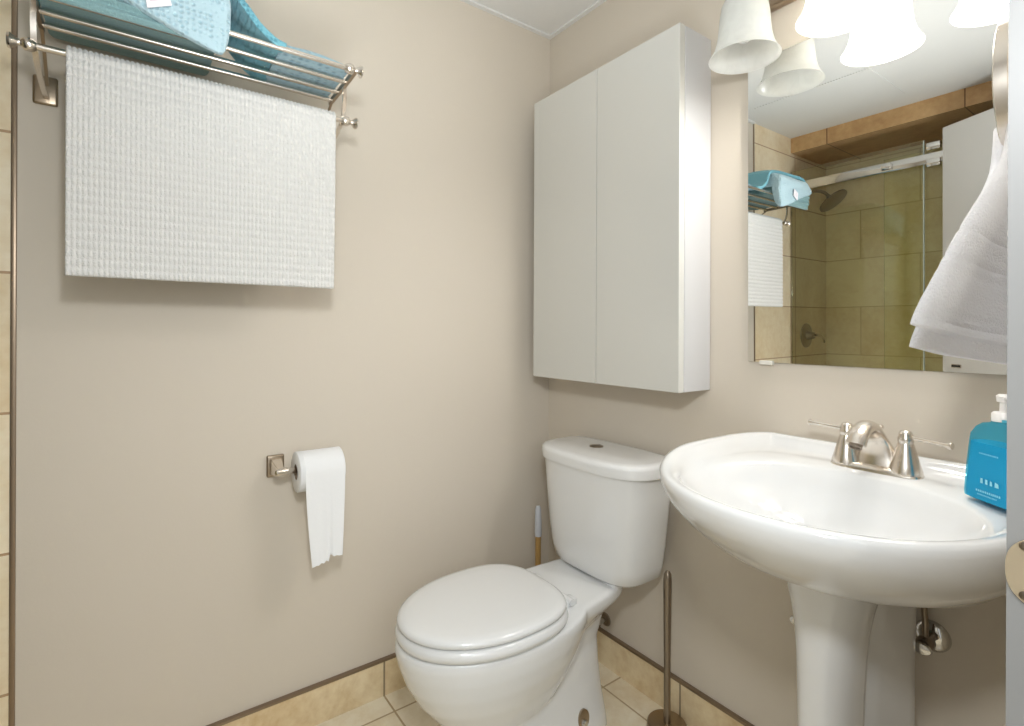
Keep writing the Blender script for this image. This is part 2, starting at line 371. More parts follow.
# ------------------------------------------------------------------ mirror (leans a hair forward at the top)
MX0, MX1, MZ0, MZ1 = .7979, 1.375, 1.0391, 1.797
mi = thing('wall_mirror', 'large frameless rectangular mirror above the white pedestal sink', 'mirror', (MX0, -.004, MZ0))
tilt = math.radians(.43)
b = B(); box(b, MX0, MX1, -.0055, -.0005, MZ0, MZ1)
for v in b.verts: v.co.y -= (v.co.z - MZ0) * math.tan(tilt) + .001
obj('mirror_backing', b, M['mirror_edge'], mi, smooth=False)
b = B(); g = [b.verts.new(p) for p in ((MX0, 0, MZ0), (MX1, 0, MZ0), (MX1, 0, MZ1), (MX0, 0, MZ1))]
b.faces.new(g)
for v in b.verts: v.co.y += -.0072 - (v.co.z - MZ0) * math.tan(tilt)
obj('mirror_glass', b, M['mirror'], mi, smooth=False)
for x in (.846, 1.315): 
    obj('clip', box(B(), x - .016, x + .016, -.0125, -.0005, MZ0 - .006, MZ0 + .004, .001), M['clear_plastic'], mi)

# ------------------------------------------------------------------ vanity light
LX = (.850, 1.054, 1.258); LY = -.122
vl = thing('vanity_light', 'three-shade brushed nickel wall light above the mirror, one shade unlit', 'wall light', (LX[1], -.002, 1.93))
b = B(); box(b, LX[0] - .04, LX[2] + .04, -.028, -.002, 1.905, 1.985, .008, 3); obj('backplate', b, M['nickel_dark'], vl)
for i, x in enumerate(LX):
    on = i > 0
    b = B(); tube(b, spline([(x, -.02, 1.945), (x, -.06, 1.962), (x, -.10, 1.968), (x, LY, 1.955), (x, LY, 1.915)]), .0075, 14); obj('arm', b, M['nickel_dark'], vl)
    b = B(); lathe(b, [(.010, .035), (.020, .030), (.030, .014), (.035, -.004), (.034, -.008), (.012, -.006)], (x, LY, 1.904), (0, 0, 1), 36); obj('shade_holder', b, M['nickel_dark'], vl)
    prof = [(.030, .145), (.043, .139), (.0505, .124), (.0545, .100), (.057, .070), (.060, .045), (.066, .022), (.0745, .006), (.079, 0)]
    inner = [(r - .0035, h + .001) for r, h in prof[::-1]]
    b = B(); lathe(b, prof + inner, (x, LY, 1.759), (0, 0, 1), 56, cap=False)
    sh = obj('shade', b, M['shade_on' if on else 'shade_off'], vl, angle=70, label='frosted bell shade, glowing' if on else 'frosted bell shade, unlit')
    b = B(); lathe(b, [(.001, -.048), (.012, -.046), (.022, -.038), (.028, -.024), (.029, -.010), (.024, .006), (.015, .022), (.0125, .045), (.012, .07)], (x, LY, 1.845), (0, 0, 1), 28)
    obj('bulb', b, M['bulb_on' if on else 'bulb_off'], vl, angle=80)
    if on:
        ld = bpy.data.lights.new('bulb_light', 'POINT'); ld.energy = BULB_W; ld.color = (1, .985, .965); ld.shadow_soft_size = .022
        lo = bpy.data.objects.new('bulb_light', ld); COL.objects.link(lo); lo.location = Vector((x, LY, 1.782)) - ORG[vl.name]; lo.parent = vl

# ------------------------------------------------------------------ toilet
TX = .415
to = thing('toilet', 'white two-piece toilet with its lid down, under the wall cabinet', 'toilet', (TX, -.40, 0))
n = 64
b = B()
loft(b, [egg(n, TX, -.53, w_, -yf - .53 if False else (-.53 - yf), (yb + .53), z) for z, yf, yb, w_ in
         ((.10, -.60, -.40, .055), (.145, -.655, -.36, .085), (.19, -.70, -.34, .110), (.24, -.74, -.32, .136), (.29, -.768, -.30, .156), (.335, -.785, -.28, .168), (.368, -.793, -.27, .172), (.385, -.790, -.27, .170), (.388, -.783, -.28, .164))])
# deck behind the seat
def deck(z, w0, w1, yb, yf, e=5):
    out = []
    for p in sup(n, 0, 0, 1, 1, e, z):
        t = (p.y + 1) / 2; out.append(Vector((TX - (DS * t if e == 5 else 0) + p.x * (w0 + (w1 - w0) * t), yf + (yb - yf) * t, z)))
    return out
DS = .033
loft(b, [deck(.25, .105, .055, -.20, -.55), deck(.29, .135, .070, -.16, -.55), deck(.325, .155, .092, -.13, -.56), deck(.35, .160, .112, -.105, -.56), deck(.362, .162, .118, -.10, -.56), deck(.386, .162, .118, -.10, -.56), deck(.390, .158, .114, -.106, -.56)])
# foot with trapway, flaring to the floor
def foot(z, w0, w1, yb, yf): return deck(z, w0, w1, yb, yf, 4)
loft(b, [foot(0, .098, .102, -.175, -.62), foot(.03, .097, .100, -.178, -.62), (foot(.10, .090, .082, -.185, -.615)), foot(.17, .088, .068, -.188, -.62), foot(.24, .088, .058, -.188, -.62), foot(.31, .09, .06, -.16, -.62), foot(.35, .09, .06, -.14, -.6)])
bowl = obj('bowl', b, M['china'], to); remesh(bowl, .0055, 6, .6)
# tank
TT = .391
def tank_ring(z, w_, yb, d0, d1, e=3.2, m=40, cb=.03):
    """back flat at yb, straight sides to depth d0, bowed front reaching d1"""
    out = []
    for i in range(m + 1):
        t = PI + PI * i / m
        c, s = math.cos(t), math.sin(t)
        out.append(Vector((TT + w_ * sgnpow(c, 2 / e), yb - d0 - (d1 - d0) * abs(s) ** (2 / e), z)))
    for i in range(7):
        t = PI / 2 * i / 6; out.append(Vector((TT + w_ - cb + cb * math.cos(t), yb - cb + cb * math.sin(t), z)))
    for i in range(7):
        t = PI / 2 + PI / 2 * i / 6; out.append(Vector((TT - w_ + cb + cb * math.cos(t), yb - cb + cb * math.sin(t), z)))
    return out
b = B()
loft(b, [tank_ring(z, w_, -.03, d0, d1) for z, w_, d0, d1 in
         ((.390, .130, .075, .145), (.394, .152, .07, .162), (.406, .168, .066, .175), (.44, .178, .062, .184), (.50, .187, .06, .190), (.58, .196, .06, .195), (.66, .204, .06, .199), (.715, .208, .06, .201))])
obj('tank', b, M['china'], to, angle=60)
b = B(); box(b, TT - .115, TT + .115, -.185, -.05, .380, .400, .006); obj('tank_seat', b, M['china'], to)
b = B()
loft(b, [tank_ring(z, w_, -.022, d0, d1, cb=.035) for z, w_, d0, d1 in
         ((.709, .215, .06, .207), (.712, .221, .06, .214), (.736, .222, .06, .216), (.745, .220, .06, .213), (.7495, .213, .06, .205), (.7515, .199, .06, .191), (.7525, .12, .075, .13))])
tl = obj('tank_lid', b, M['china'], to, angle=60)
b = B(); lathe(b, [(.0215, -.004), (.0215, .0022), (.019, .0034), (.001, .0034)], (TT - .035, -.105, .752), (0, 0, 1), 36)
fb = obj('flush_button', b, M['steel'], tl)
b = B(); box(b, TT - .0358, TT - .0342, -.123, -.087, .7545, .7560); obj('button_split', b, M['dark'], fb, smooth=False)
# seat ring and lid
b = B(); Z = .3885
def eg(z, g=0., w_=.176, lf=.238, lb=.185): return egg(n, TX, -.55, w_ + g, lf + g, lb + g, z, 2.0, 2.9)
loft(b, [eg(Z, -.008), eg(Z + .004, -.001), eg(Z + .014, .002), eg(Z + .024, -.001), eg(Z + .029, -.008)]); obj('seat', b, M['plastic'], to, angle=70)
b = B(); Z = .4195
loft(b, [eg(Z, -.010), eg(Z + .002, -.005), eg(Z + .008, -.002), eg(Z + .014, -.004), eg(Z + .019, -.012), eg(Z + .0215, -.026), eg(Z + .0228, -.06), eg(Z + .0235, -.11)]); sl = obj('lid', b, M['plastic'], to, angle=70)
for s in (-1, 1):
    b = B(); tube(b, [(TX + s * .075 - .022, -.348, .402), (TX + s * .075 + .022, -.348, .402)], .009, 18); box(b, TX + s * .075 - .016, TX + s * .075 + .016, -.362, -.325, .388, .405, .004)
    obj('hinge', b, M['plastic'], to)
for s in (-1, 1):
    b = B(); lathe(b, [(.019, -.02), (.020, 0), (.017, .0015), (.001, .0012)], (TX + s * .0915, -.300, .072), (s, 0, .08), 28, sy=1.25); rc_ = obj('bolt_recess', b, M['nickel_dark'], to, label='dark bolt recess')
    b = B(); lathe(b, [(.009, 0), (.009, .006), (.006, .011), (.001, .012)], (TX + s * .0925, -.303, .066), (s, 0, .1), 18); obj('bolt', b, M['chrome'], rc_)

# shut-off valve behind the toilet
sv = thing('shutoff_valve', 'small metal shut-off valve low on the wall behind the toilet', 'valve', (.284, -.012, .15))
b = B(); lathe(b, [(.022, 0), (.020, .004), (.010, .007)], (.300, -.0005, .150), (0, -1, 0), 24); obj('escutcheon', b, M['steel'], sv)
b = B(); tube(b, [(.300, -.004, .150), (.300, -.055, .150)], .008, 14); lathe(b, [(.011, 0), (.013, .006), (.013, .022), (.011, .028)], (.300, -.030, .150), (0, -1, 0), 16); obj('body', b, M['chrome'], sv)
b = B(); tube(b, spline([(.300, -.048, .155), (.298, -.05, .20), (.27, -.07, .28), (.26, -.09, .36), (.26, -.10, .39)]), .005, 10); obj('hose', b, M['steel'], sv)

# ------------------------------------------------------------------ pedestal sink
SX = 1.098
sk = thing('pedestal_sink', 'white pedestal sink with a wide oval basin below the mirror', 'sink', (SX, -.22, 0))
n = 112
def rim_z(y): return .850 + .018 * sstep(-.52, -.24, y)
def outer(i, sc=1., dz=0., yc=-.27, push=0.):
    t = 2 * PI * i / n; c, s = math.cos(t), math.sin(t)
    if s <= 0: x = .293 * sgnpow(c, 2 / 2.0); y = -.27 - .293 * abs(s) ** (2 / 2.0)
    else: x = .293 * sgnpow(c, 2 / 4); y = min(-.27 + .32 * s ** (2 / 4), -.004)
    return x, y
def ring_out(sc, z=None, dz=0., yc=-.25, inset=0.):
    R = []
    for i in range(n):
        x, y = outer(i); L = math.hypot(x, y - yc)
        k = sc * (1 - inset / L)
        yy = yc + (y - yc) * k
        R.append(Vector((SX + x * k, min(yy, -.004), (rim_z(y) + dz) if z is None else z)))
    return R
def ring_low(kx, ky, z, yc): 
    R = []
    for i in range(n):
        x, y = outer(i); yy = yc + (y + .27) * ky
        R.append(Vector((SX + x * kx, min(yy, -.004), z)))
    return R
def basin(ax, ay, z, yc, e=2.25, zr=0):
    R = []
    for i in range(n):
        t = 2 * PI * i / n; c, s = math.cos(t), math.sin(t)
        y = yc + ay * sgnpow(s, 2 / e)
        R.append(Vector((SX + ax * sgnpow(c, 2 / e), y, z)))
    return R
b = B()
rings = [ring_low(.30, .30, .682, -.225), ring_low(.44, .42, .688, -.230), ring_low(.62, .60, .706, -.238), ring_low(.78, .76, .734, -.25), ring_low(.885, .87, .766, -.258), ring_low(.95, .945, .796, -.265)]
rings += [ring_out(1, dz=-.034, inset=.006), ring_out(1, dz=-.018, inset=.001), ring_out(1, dz=-.008), ring_out(1, dz=-.002, inset=.003), ring_out(1, dz=0, inset=.009), ring_out(1, dz=-.001, inset=.018), ring_out(1, dz=-.006, inset=.027)]
# shelf inside the rim
sh_ = []
for i in range(n):
    x, y = outer(i); L = math.hypot(x, y + .25); k = 1 - .036 / L
    yy = min(-.25 + (y + .25) * k, -.03); sh_.append(Vector((SX + x * k, yy, rim_z(y) - .012 - .012 * sstep(-.40, -.10, y))))
rings.append(sh_)
def lerp(A, B_, t, z=None): return [a.lerp(c, t) for a, c in zip(A, B_)]
b0 = basin(.228, .190, .823, -.318); b1 = basin(.221, .183, .820, -.318)
for v in b0: v.z = .8245 + .0145 * sstep(-.40, -.10, v.y)
for v in b1: v.z = .8185 + .0145 * sstep(-.40, -.10, v.y)
rings += [lerp(sh_, b0, .5), b0, b1, basin(.210, .172, .806, -.317), basin(.190, .153, .784, -.313), basin(.160, .126, .758, -.306), basin(.112, .088, .735, -.295), basin(.06, .05, .722, -.285), basin(.026, .026, .719, -.28, 2)]
loft(b, rings)
bas = obj('basin', b, M['china'], sk, angle=75)
b = B(); lathe(b, [(.024, 0), (.024, .002), (.019, .003), (.016, .0015), (.001, .0012)], (SX, -.28, .7195), (0, 0, 1), 28); obj('drain', b, M['chrome'], bas)
# pedestal: bowed front column with set-back flanks
PX = 1.100
def ped(z, wn, wb, yf, yb=-.075):
    """rounded nose of half-width wn, then a crease and a flank widening to wb at the back"""
    half = []
    yn = yf + .085
    for i in range(19):
        t = PI / 2 * i / 18; half.append((wn * math.sin(t) ** (2 / 2.3), yn - .085 * math.cos(t) ** (2 / 2.3)))
    fl = max(0., min(1., (wb - wn) / .02))
    half.append((wn + .0002, yn + .010)); half.append((wn - .0045 * fl, yn + .017)); half.append((wn - .004 * fl + .001, yn + .023))
    for k in range(1, 9):
        t = k / 8; half.append((wn + .001 + (wb - wn - .001) * t ** .9, yn + .023 + (yb - .012 - yn - .023) * t))
    half.append((wb - .002, yb - .004)); half.append((wb - .012, yb))
    return [Vector((PX + x, y, z)) for x, y in half] + [Vector((PX - x, y, z)) for x, y in half[:0:-1]]
b = B()
loft(b, [ped(0, .070, .084, -.355), ped(.02, .068, .083, -.353), ped(.06, .055, .078, -.346), ped(.14, .047, .075, -.342), ped(.30, .045, .074, -.340), ped(.40, .045, .074, -.338), ped(.48, .047, .074, -.337), ped(.54, .050, .075, -.336), ped(.585, .054, .076, -.336), ped(.62, .060, .077, -.337), ped(.65, .067, .079, -.339), ped(.695, .076, .082, -.342)])
obj('pedestal', b, M['china'], sk, angle=75)

# stop valves below the sink
def stop_valve(x, z, label):
    v_ = thing('shutoff_valve', label, 'valve', (x, -.002, z), 'stop valves below the sink')
    b = B(); lathe(b, [(.030, 0), (.0295, .003), (.024, .008), (.012, .011)], (x, -.0005, z), (0, -1, 0), 32); obj('escutcheon', b, M['chrome'], v_)
    b = B(); tube(b, [(x, -.006, z), (x, -.062, z)], .0085, 16); lathe(b, [(.012, 0), (.0145, .004), (.0145, .026), (.012, .030)], (x, -.030, z), (0, -1, 0), 18); obj('body', b, M['steel'], v_)
    b = B(); lathe(b, [(.004, 0), (.016, .002), (.018, .006), (.016, .011), (.004, .013)], (x, -.062, z), (0, -1, 0), 22, sx=1.0, sy=.6); obj('handle', b, M['chrome'], v_)
    s = 1 if x < SX else -1
    b = B(); tube(b, spline([(x, -.045, z + .008), (x, -.046, z + .05), (x + s * .004, -.06, z + .12), (x + s * .02, -.09, z + .22), (x + s * .03, -.09, z + .29)]), .0055, 12); obj('hose', b, M['steel'], v_)
stop_valve(1.178, .515, 'metal stop valve right of the sink pedestal')
stop_valve(.952, .462, 'metal stop valve half hidden left of the sink pedestal')

# ------------------------------------------------------------------ faucet
FX, FY, FZ = 1.106, -.082, .8385
fa = thing('faucet', 'brushed nickel two-handle faucet on the back ledge of the sink', 'faucet', (FX, FY, FZ))
b = B()
loft(b, [sup(48, FX, FY, .079, .027, 3.2, FZ - .004), sup(48, FX, FY, .079, .027, 3.2, FZ + .004), sup(48, FX, FY, .076, .024, 3.0, FZ + .010), sup(48, FX, FY, .060, .018, 2.6, FZ + .014)])
obj('base_plate', b, M['nickel'], fa, angle=50)
# spout: broad at the base, arching forward
b = B()
sp_path = spline([(FX, FY + .004, FZ + .006), (FX, FY + .006, FZ + .035), (FX, FY - .002, FZ + .066), (FX, FY - .024, FZ + .088), (FX, FY - .054, FZ + .092), (FX, FY - .080, FZ + .080), (FX, FY - .094, FZ + .062)], 6)
mm_ = len(sp_path)
wr = [(.046 * (1 - sstep(0, .45, i / (mm_ - 1))) + .0175 * sstep(0, .45, i / (mm_ - 1))) for i in range(mm_)]
hr = [.019 * (1 - sstep(0, .4, i / (mm_ - 1))) + .0125 * sstep(0, .4, i / (mm_ - 1)) for i in range(mm_)]
rings = []
for i, p in enumerate(sp_path):
    d = (sp_path[min(i + 1, mm_ - 1)] - sp_path[max(i - 1, 0)]).normalized(); u = Vector((1, 0, 0)); v = d.cross(u)
    rings.append([p + u * math.cos(2 * PI * k / 28) * wr[i] + v * math.sin(2 * PI * k / 28) * hr[i] for k in range(28)])
loft(b, rings)
sp_o = obj('spout', b, M['nickel'], fa, angle=70)
b = B(); d = (sp_path[-1] - sp_path[-2]).normalized(); lathe(b, [(.0115, -.002), (.0115, .004), (.009, .004), (.008, .001)], sp_path[-1], d, 24); obj('aerator', b, M['steel'], sp_o)
for s in (-1, 1):
    hx = FX + s * .0508
    b = B(); lathe(b, [(.0275, .0), (.027, .006), (.0235, .018), (.0185, .036), (.0145, .052), (.0125, .058)], (hx, FY, FZ + .006), (0, 0, 1), 36); st = obj('handle_base', b, M['nickel'], fa, angle=60)
    b = B(); lathe(b, [(.0125, .0), (.0132, .004), (.0132, .010), (.0115, .013), (.0115, .018), (.009, .023), (.001, .026)], (hx, FY, FZ + .064), (0, 0, 1), 28)
    dy, dz = (-.020, -.003) if s > 0 else (.0, .002)
    tube(b, [(hx + s * .008, FY, FZ + .076), (hx + s * .065, FY + dy * .87, FZ + .077 + dz), (hx + s * .072, FY + dy * .96, FZ + .077 + dz), (hx + s * .075, FY + dy, FZ + .077 + dz)], [.0042, .0046, .0068, .0062], 16)
    obj('handle', b, M['nickel'], fa, angle=50)
b = B(); tube(b, [(FX, FY + .026, FZ + .006), (FX, FY + .026, FZ + .082)], .0025, 10); lathe(b, [(.003, 0), (.006, .003), (.006, .007), (.002, .010)], (FX, FY + .026, FZ + .080), (0, 0, 1), 16); obj('lift_rod', b, M['nickel'], fa)

# ------------------------------------------------------------------ soap bottle
BX, BY, BZ = 1.312, -.174, .8455
so = thing('soap_bottle', 'clear aqua blue hand soap bottle with a white pump beside the faucet', 'soap bottle', (BX, BY, BZ))
ca, sa = math.cos(math.radians(-38)), math.sin(math.radians(-38))
def brs(w_, d, z, e=4):
    return [Vector((BX + p.x * ca - p.y * sa, BY + p.x * sa + p.y * ca, z)) for p in sup(48, 0, 0, w_, d, e, 0)] if False else [Vector((BX + p.x * ca - p.y * sa, BY + p.x * sa + p.y * ca, BZ + z * 1.09)) for p in sup(48, 0, 0, w_ * 1.29, d * 1.1, e, 0)]
body_p = [(.0385, .019, 0), (.0425, .0225, .002), (.0430, .0230, .008), (.0405, .0215, .05), (.0375, .0195, .085), (.0360, .0190, .096), (.0320, .0175, .107), (.0235, .015, .1135), (.014, .0125, .116), (.0115, .0115, .117), (.0115, .0115, .123)]
b = B(); loft(b, [brs(w_, d, z, 4 if z < .1 else 2.6) for w_, d, z in body_p]); bo = obj('bottle', b, M['soap_bottle'], so, angle=60)
b = B(); loft(b, [brs(w_ - .0015, d - .0015, max(z, .002), 4) for w_, d, z in body_p[:5]]); obj('liquid', b, M['soap_liquid'], so, angle=60, label='aqua blue liquid soap')
b = B(); lathe(b, [(.0145, 0), (.0145, .012), (.012, .015), (.005, .016), (.0045, .030), (.008, .031), (.009, .040), (.006, .043)], (BX, BY, BZ + .130), (0, 0, 1), 24)
tube(b, [(BX, BY, BZ + .167), (BX + .010, BY - .012, BZ + .168), (BX + .020, BY - .024, BZ + .162)], .0045, 12); obj('pump', b, M['pump'], so)
# worn pale lettering, too blurred to read: rows of short strokes
random.seed(8)
def bp(x, z): return Vector((BX + x * ca + .0252 * sa, BY + x * sa - (.0252 - z * .028) * ca - .0006, BZ + z))
for (z, h, x0, x1, gap) in ((.030, .008, -.012, .024, .004), (.0155, .0035, -.020, .022, .0012), (.0105, .002, -.017, .018, .001), (.076, .0025, -.014, .020, .0015)):
    x = x0; b = B()
    while x < x1:
        wd = h * random.uniform(.5, .9)
        thick_sheet(b, [[bp(x, z), bp(x + wd, z)], [bp(x + wd * .1, z + h), bp(x + wd * .9, z + h * random.uniform(.7, 1))]], (0, .0004, 0)); x += wd + gap
    obj('lettering', b, M['soap_print'], so, smooth=False)

# ------------------------------------------------------------------ toilet brush, plunger
TBX = .604
tb = thing('toilet_brush', 'slim brushed steel toilet brush standing between toilet and sink', 'toilet brush', (TBX, -.075, 0))
b = B(); lathe(b, [(.054, 0), (.055, .004), (.054, .020), (.051, .024), (.012, .0265)], (TBX, -.075, 0), (0, 0, 1), 40); obj('base', b, M['nickel_dark'], tb)
b = B(); lathe(b, [(.0100, .02), (.0100, .05), (.0092, .055), (.0092, .20), (.0105, .30), (.0115, .42), (.0105, .438), (.006, .446), (.001, .449)], (TBX, -.075, 0), (0, 0, 1), 24); obj('handle', b, M['steel'], tb)
pl = thing('plunger', 'stick with a pale grip in the corner behind the toilet', 'plunger', (.062, -.10, 0))
b = B(); lathe(b, [(.013, .03), (.0105, .12), (.0100, .40)], (.062, -.10, 0), (0, 0, 1), 18); obj('handle', b, M['wood'], pl)
b = B(); lathe(b, [(.0120, .375), (.0130, .385), (.0122, .43), (.0102, .475), (.007, .483), (.001, .484)], (.062, -.10, 0), (0, 0, 1), 20); obj('grip', b, M['grip'], pl, label='pale grip')
b = B(); lathe(b, [(.047, 0), (.048, .012), (.042, .04), (.026, .062), (.013, .072), (.012, .095)], (.062, -.10, 0), (0, 0, 1), 32); obj('cup', b, M['rubber'], pl)

# ------------------------------------------------------------------ toilet paper holder and roll
TPZ = .745; TPX = .073
th = thing('toilet_paper_holder', 'brushed nickel paper holder on the wall left of the toilet', 'paper holder', (0, -.970, TPZ))
b = B(); box(b, .0004, .012, -.992, -.948, TPZ - .026, TPZ + .032, .004, 3); obj('wall_plate', b, M['nickel_dark'], th)
b = B(); loft(b, [[Vector((x, -.970 + sy * wy, TPZ + z + sz * hz)) for sy, sz in ((-1, -1), (1, -1), (1, 1), (-1, 1))] for x, wy, hz, z in ((.010, .016, .022, .003), (.030, .0125, .018, .001), (.055, .0095, .012, 0), (TPX + .008, .009, .010, 0))]); bmesh.ops.bevel(b, geom=b.edges[:], offset=.002, segments=2, affect='EDGES'); obj('post', b, M['nickel'], th)
b = B(); tube(b, [(TPX, -.986, TPZ), (TPX, -.982, TPZ), (TPX, -.955, TPZ), (TPX, -.950, TPZ), (TPX, -.825, TPZ), (TPX, -.821, TPZ)], [.007, .0105, .0105, .0085, .0080, .0055], 20); obj('arm', b, M['nickel'], th)
rz = TPZ - .006; RR, RI, RC = .053, .021, TPX
ro = thing('toilet_paper_roll', 'white toilet paper roll on the wall holder with a loose end hanging', 'toilet paper', (RC, -.876, rz))
y0r, y1r = -.934, -.818
b = B(); rings = []
for r, y in ((RI, y0r), (RR - .002, y0r), (RR, y0r + .002), (RR, y1r - .002), (RR - .002, y1r), (RI, y1r), (RI, y0r)):
    rings.append([Vector((RC + r * math.cos(2 * PI * k / 56), y, rz + r * math.sin(2 * PI * k / 56))) for k in range(56)])
loft(b, rings, True, False, False); obj('roll', b, M['paper'], ro, angle=50)
b = B(); rings = []
for r, y in ((RI - .0003, y0r + .001), (RI - .0018, y0r + .001), (RI - .0018, y1r - .001), (RI - .0003, y1r - .001)): rings.append([Vector((RC + r * math.cos(2 * PI * k / 40), y, rz + r * math.sin(2 * PI * k / 40))) for k in range(40)])
loft(b, rings, True, False, False); obj('core', b, M['card'], ro)
# hanging end: leaves the roll at its room side, two ragged torn tails
b = B(); nu, nv = 30, 46; grid = []
for j in range(nv + 1):
    t = j / nv; row = []
    for i in range(nu + 1):
        s = i / nu
        yy = y0r + .012 + (y1r - y0r - .014) * s
        ang = max(0, (1 - t / .25)) * PI / 2
        end = ((.240 - .012 * s) if s < .60 else .214 + .012 * s) + .003 * math.sin(s * 37) * (1 - abs(2 * s - 1))
        if t < .25: x = RC + (RR + .0008) * math.cos(ang); z = rz + (RR + .0008) * math.sin(ang)
        else:
            q = (t - .25) / .75; x = RC + RR + .0008 + .010 * q * q + .002 * q * math.sin(s * 8 + 1); z = rz - end * q * .98
            yy += (.014 * (1 - s) - .010 * s) * q ** 1.5
            if .56 < s < .64: x -= .004 * q ** 2
        row.append((x, yy, z))
    grid.append(row)
thick_sheet(b, grid, (-.0007, 0, 0)); obj('loose_end', b, M['paper'], ro, angle=80)

# ------------------------------------------------------------------ towel rack on the left wall
YL, YR_ = -1.434, -.852
rk = thing('towel_rack', 'brushed nickel towel shelf with a bar high on the left wall', 'towel rack', (0, (YL + YR_) / 2, 1.62))
BARX, BARZ = .190, 1.650
for y, s in ((YL, -1), (YR_, 1)):
    b = B(); box(b, .0004, .010, y - .024, y + .018, 1.602, 1.664, .0045, 3); pt_ = obj('wall_plate', b, M['nickel_dark'], rk)
    b = B(); strap(b, spline([(.006, y, 1.616), (.045, y, 1.615), (.10, y, 1.620), (.155, y, 1.634), (BARX, y, 1.655), (.203, y, 1.690), (.205, y, 1.728)], 6), (0, 1, 0), .009, .006); obj('bracket', b, M['nickel'], rk)
    b = B(); strap(b, spline([(.006, y, 1.640), (.03, y, 1.672), (.07, y, 1.71), (.10, y, 1.728)], 6), (0, 1, 0), .006, .004); obj('brace', b, M['nickel_dark'], rk)
    b = B(); strap(b, spline([(.085, y, 1.731), (.15, y, 1.733), (.22, y, 1.735), (.285, y, 1.739)], 5), (0, 1, 0), .008, .013); obj('side_bar', b, M['nickel_dark'], rk)
b = B()
yl, yr = YL - .036, YR_ + .036
def knobbed(bm, x, z, r, yl, yr):
    tube(bm, [(x, yl + .02, z), (x, yr - .02, z)], r, 18)
    for y, s in ((yl, 1), (yr, -1)):
        lathe(bm, [(.001, -.002), (.0135, -.001), (.0145, .003), (.012, .006), (.0065, .013), (.0065, .017), (.0115, .022), (.0125, .029), (.0105, .036), (.0065, .040)], (x, y, z), (0, s, 0), 26)
knobbed(b, BARX, BARZ, .0068, yl, yr); obj('towel_bar', b, M['nickel'], rk, label='lower bar with turned end knobs')
b = B(); knobbed(b, .280, 1.741, .0058, YL - .020, YR_ + .016); obj('rail', b, M['nickel'], rk, label='front rail with turned end knobs')
for x, z in ((.218, 1.737), (.156, 1.735), (.102, 1.733)):
    b = B(); tube(b, [(x, YL, z), (x, YR_, z)], .0060, 16); obj('rail', b, M['nickel'], rk)

# white bobble bath mat over the bar
wt = B(); NC, NR = 62, 46; ty0, ty1 = -1.388, -.872; sub = 5
cols, rows = NC * sub, NR * sub; grid = []
for j in range(rows + 1):
    v_ = j / rows; row = []
    for i in range(cols + 1):
        u_ = i / cols
        hb = (abs(math.sin(PI * u_ * NC)) ** .7) * (abs(math.sin(PI * v_ * NR)) ** .7) * .0040
        wob = .0025 * math.sin(u_ * 7 + v_ * 3)
        rad = .0125
        # path: short tail behind the bar, over the top, long drop in front
        Lb, La, Lf = .34, PI * rad, .432
        s_ = v_ * (Lb + La + Lf)
        if s_ < Lb: x = BARX - rad; z = BARZ - (Lb - s_); nx, nz = -1, 0
        elif s_ < Lb + La:
            a_ = PI - (s_ - Lb) / rad; nx, nz = math.cos(a_), math.sin(a_); x = BARX + rad * nx; z = BARZ + rad * nz
        else:
            q = (s_ - Lb - La); x = BARX + rad + .010 * (q / Lf) ** 2 * 0; z = BARZ - q; nx, nz = 1, 0
            x += wob * (q / Lf)
        sk_ = (z - BARZ) * -.012
        row.append(wt.verts.new((x + nx * hb, ty0 + (ty1 - ty0) * u_ - (sk_ if u_ > .5 else 0) * (u_ - .5) * 1.2, z + nz * hb)))
    grid.append(row)
for j in range(rows):
    for i in range(cols): wt.faces.new((grid[j][i], grid[j][i + 1], grid[j + 1][i + 1], grid[j + 1][i]))
o = obj('bath_mat', wt, M['bobble'], at=(BARX, -1.13, BARZ), angle=180)
tag(o, 'white nubbly bath mat folded over the bar of the towel rack', 'bath mat')
md = o.modifiers.new('thick', 'SOLIDIFY'); md.thickness = .004; md.offset = -1

# folded towels on the shelf
def folded(name, mat, y0, y1, prof, label, cat='towel', wav=.004, ends=.02, at=None, seed=1, nseg=26, taper=None, hem=None):
    """prof: closed outline in x-z (list), swept along y with rounded ends and slight waves"""
    random.seed(seed); P = [Vector((x, 0, z)) for x, z in prof]
    P = spline([tuple(p) for p in P] + [tuple(P[0])], 5)[:-1]
    cxp = sum(p.x for p in P) / len(P); czp = sum(p.z for p in P) / len(P); zmin = min(p.z for p in P)
    b = B(); rings = []; ph = [random.uniform(0, 6) for _ in range(4)]
    for k in range(nseg + 1):
        t = k / nseg
        if k < 5: y = y0 + ends * (1 - math.cos(PI / 2 * k / 5)); sc = math.sin(PI / 2 * (k + .35) / 5.35)
        elif k > nseg - 5: kk = nseg - k; y = y1 - ends * (1 - math.cos(PI / 2 * kk / 5)); sc = math.sin(PI / 2 * (kk + .35) / 5.35)
        else: y = y0 + ends + (y1 - y0 - 2 * ends) * (k - 5) / (nseg - 10); sc = 1
        sx = 1 - (1 - sc) * .16; R = []
        hh = taper(t) if taper else 1
        for i, p in enumerate(P):
            wv = wav * math.sin(t * 5 + i * .35 + ph[0]) * .5 + wav * math.sin(t * 11 + ph[1] + i * .9) * .3
            if hem and p.x > .285 and p.z < zt + .03: p = Vector((p.x, 0, zt + .03 - (zt + .03 - p.z) * hem(t)))
            R.append(Vector((cxp + (p.x - cxp) * sx + wv, y, czp + (p.z - czp) * (sc if p.z > czp or True else 1) * 1.0 if not taper else zmin + (p.z - zmin) * hh * (.3 + .7 * sc) + wv * .3)))
        rings.append(R)
    loft(b, rings); return obj(name, b, mat, at=at, angle=75)
zt = 1.7485
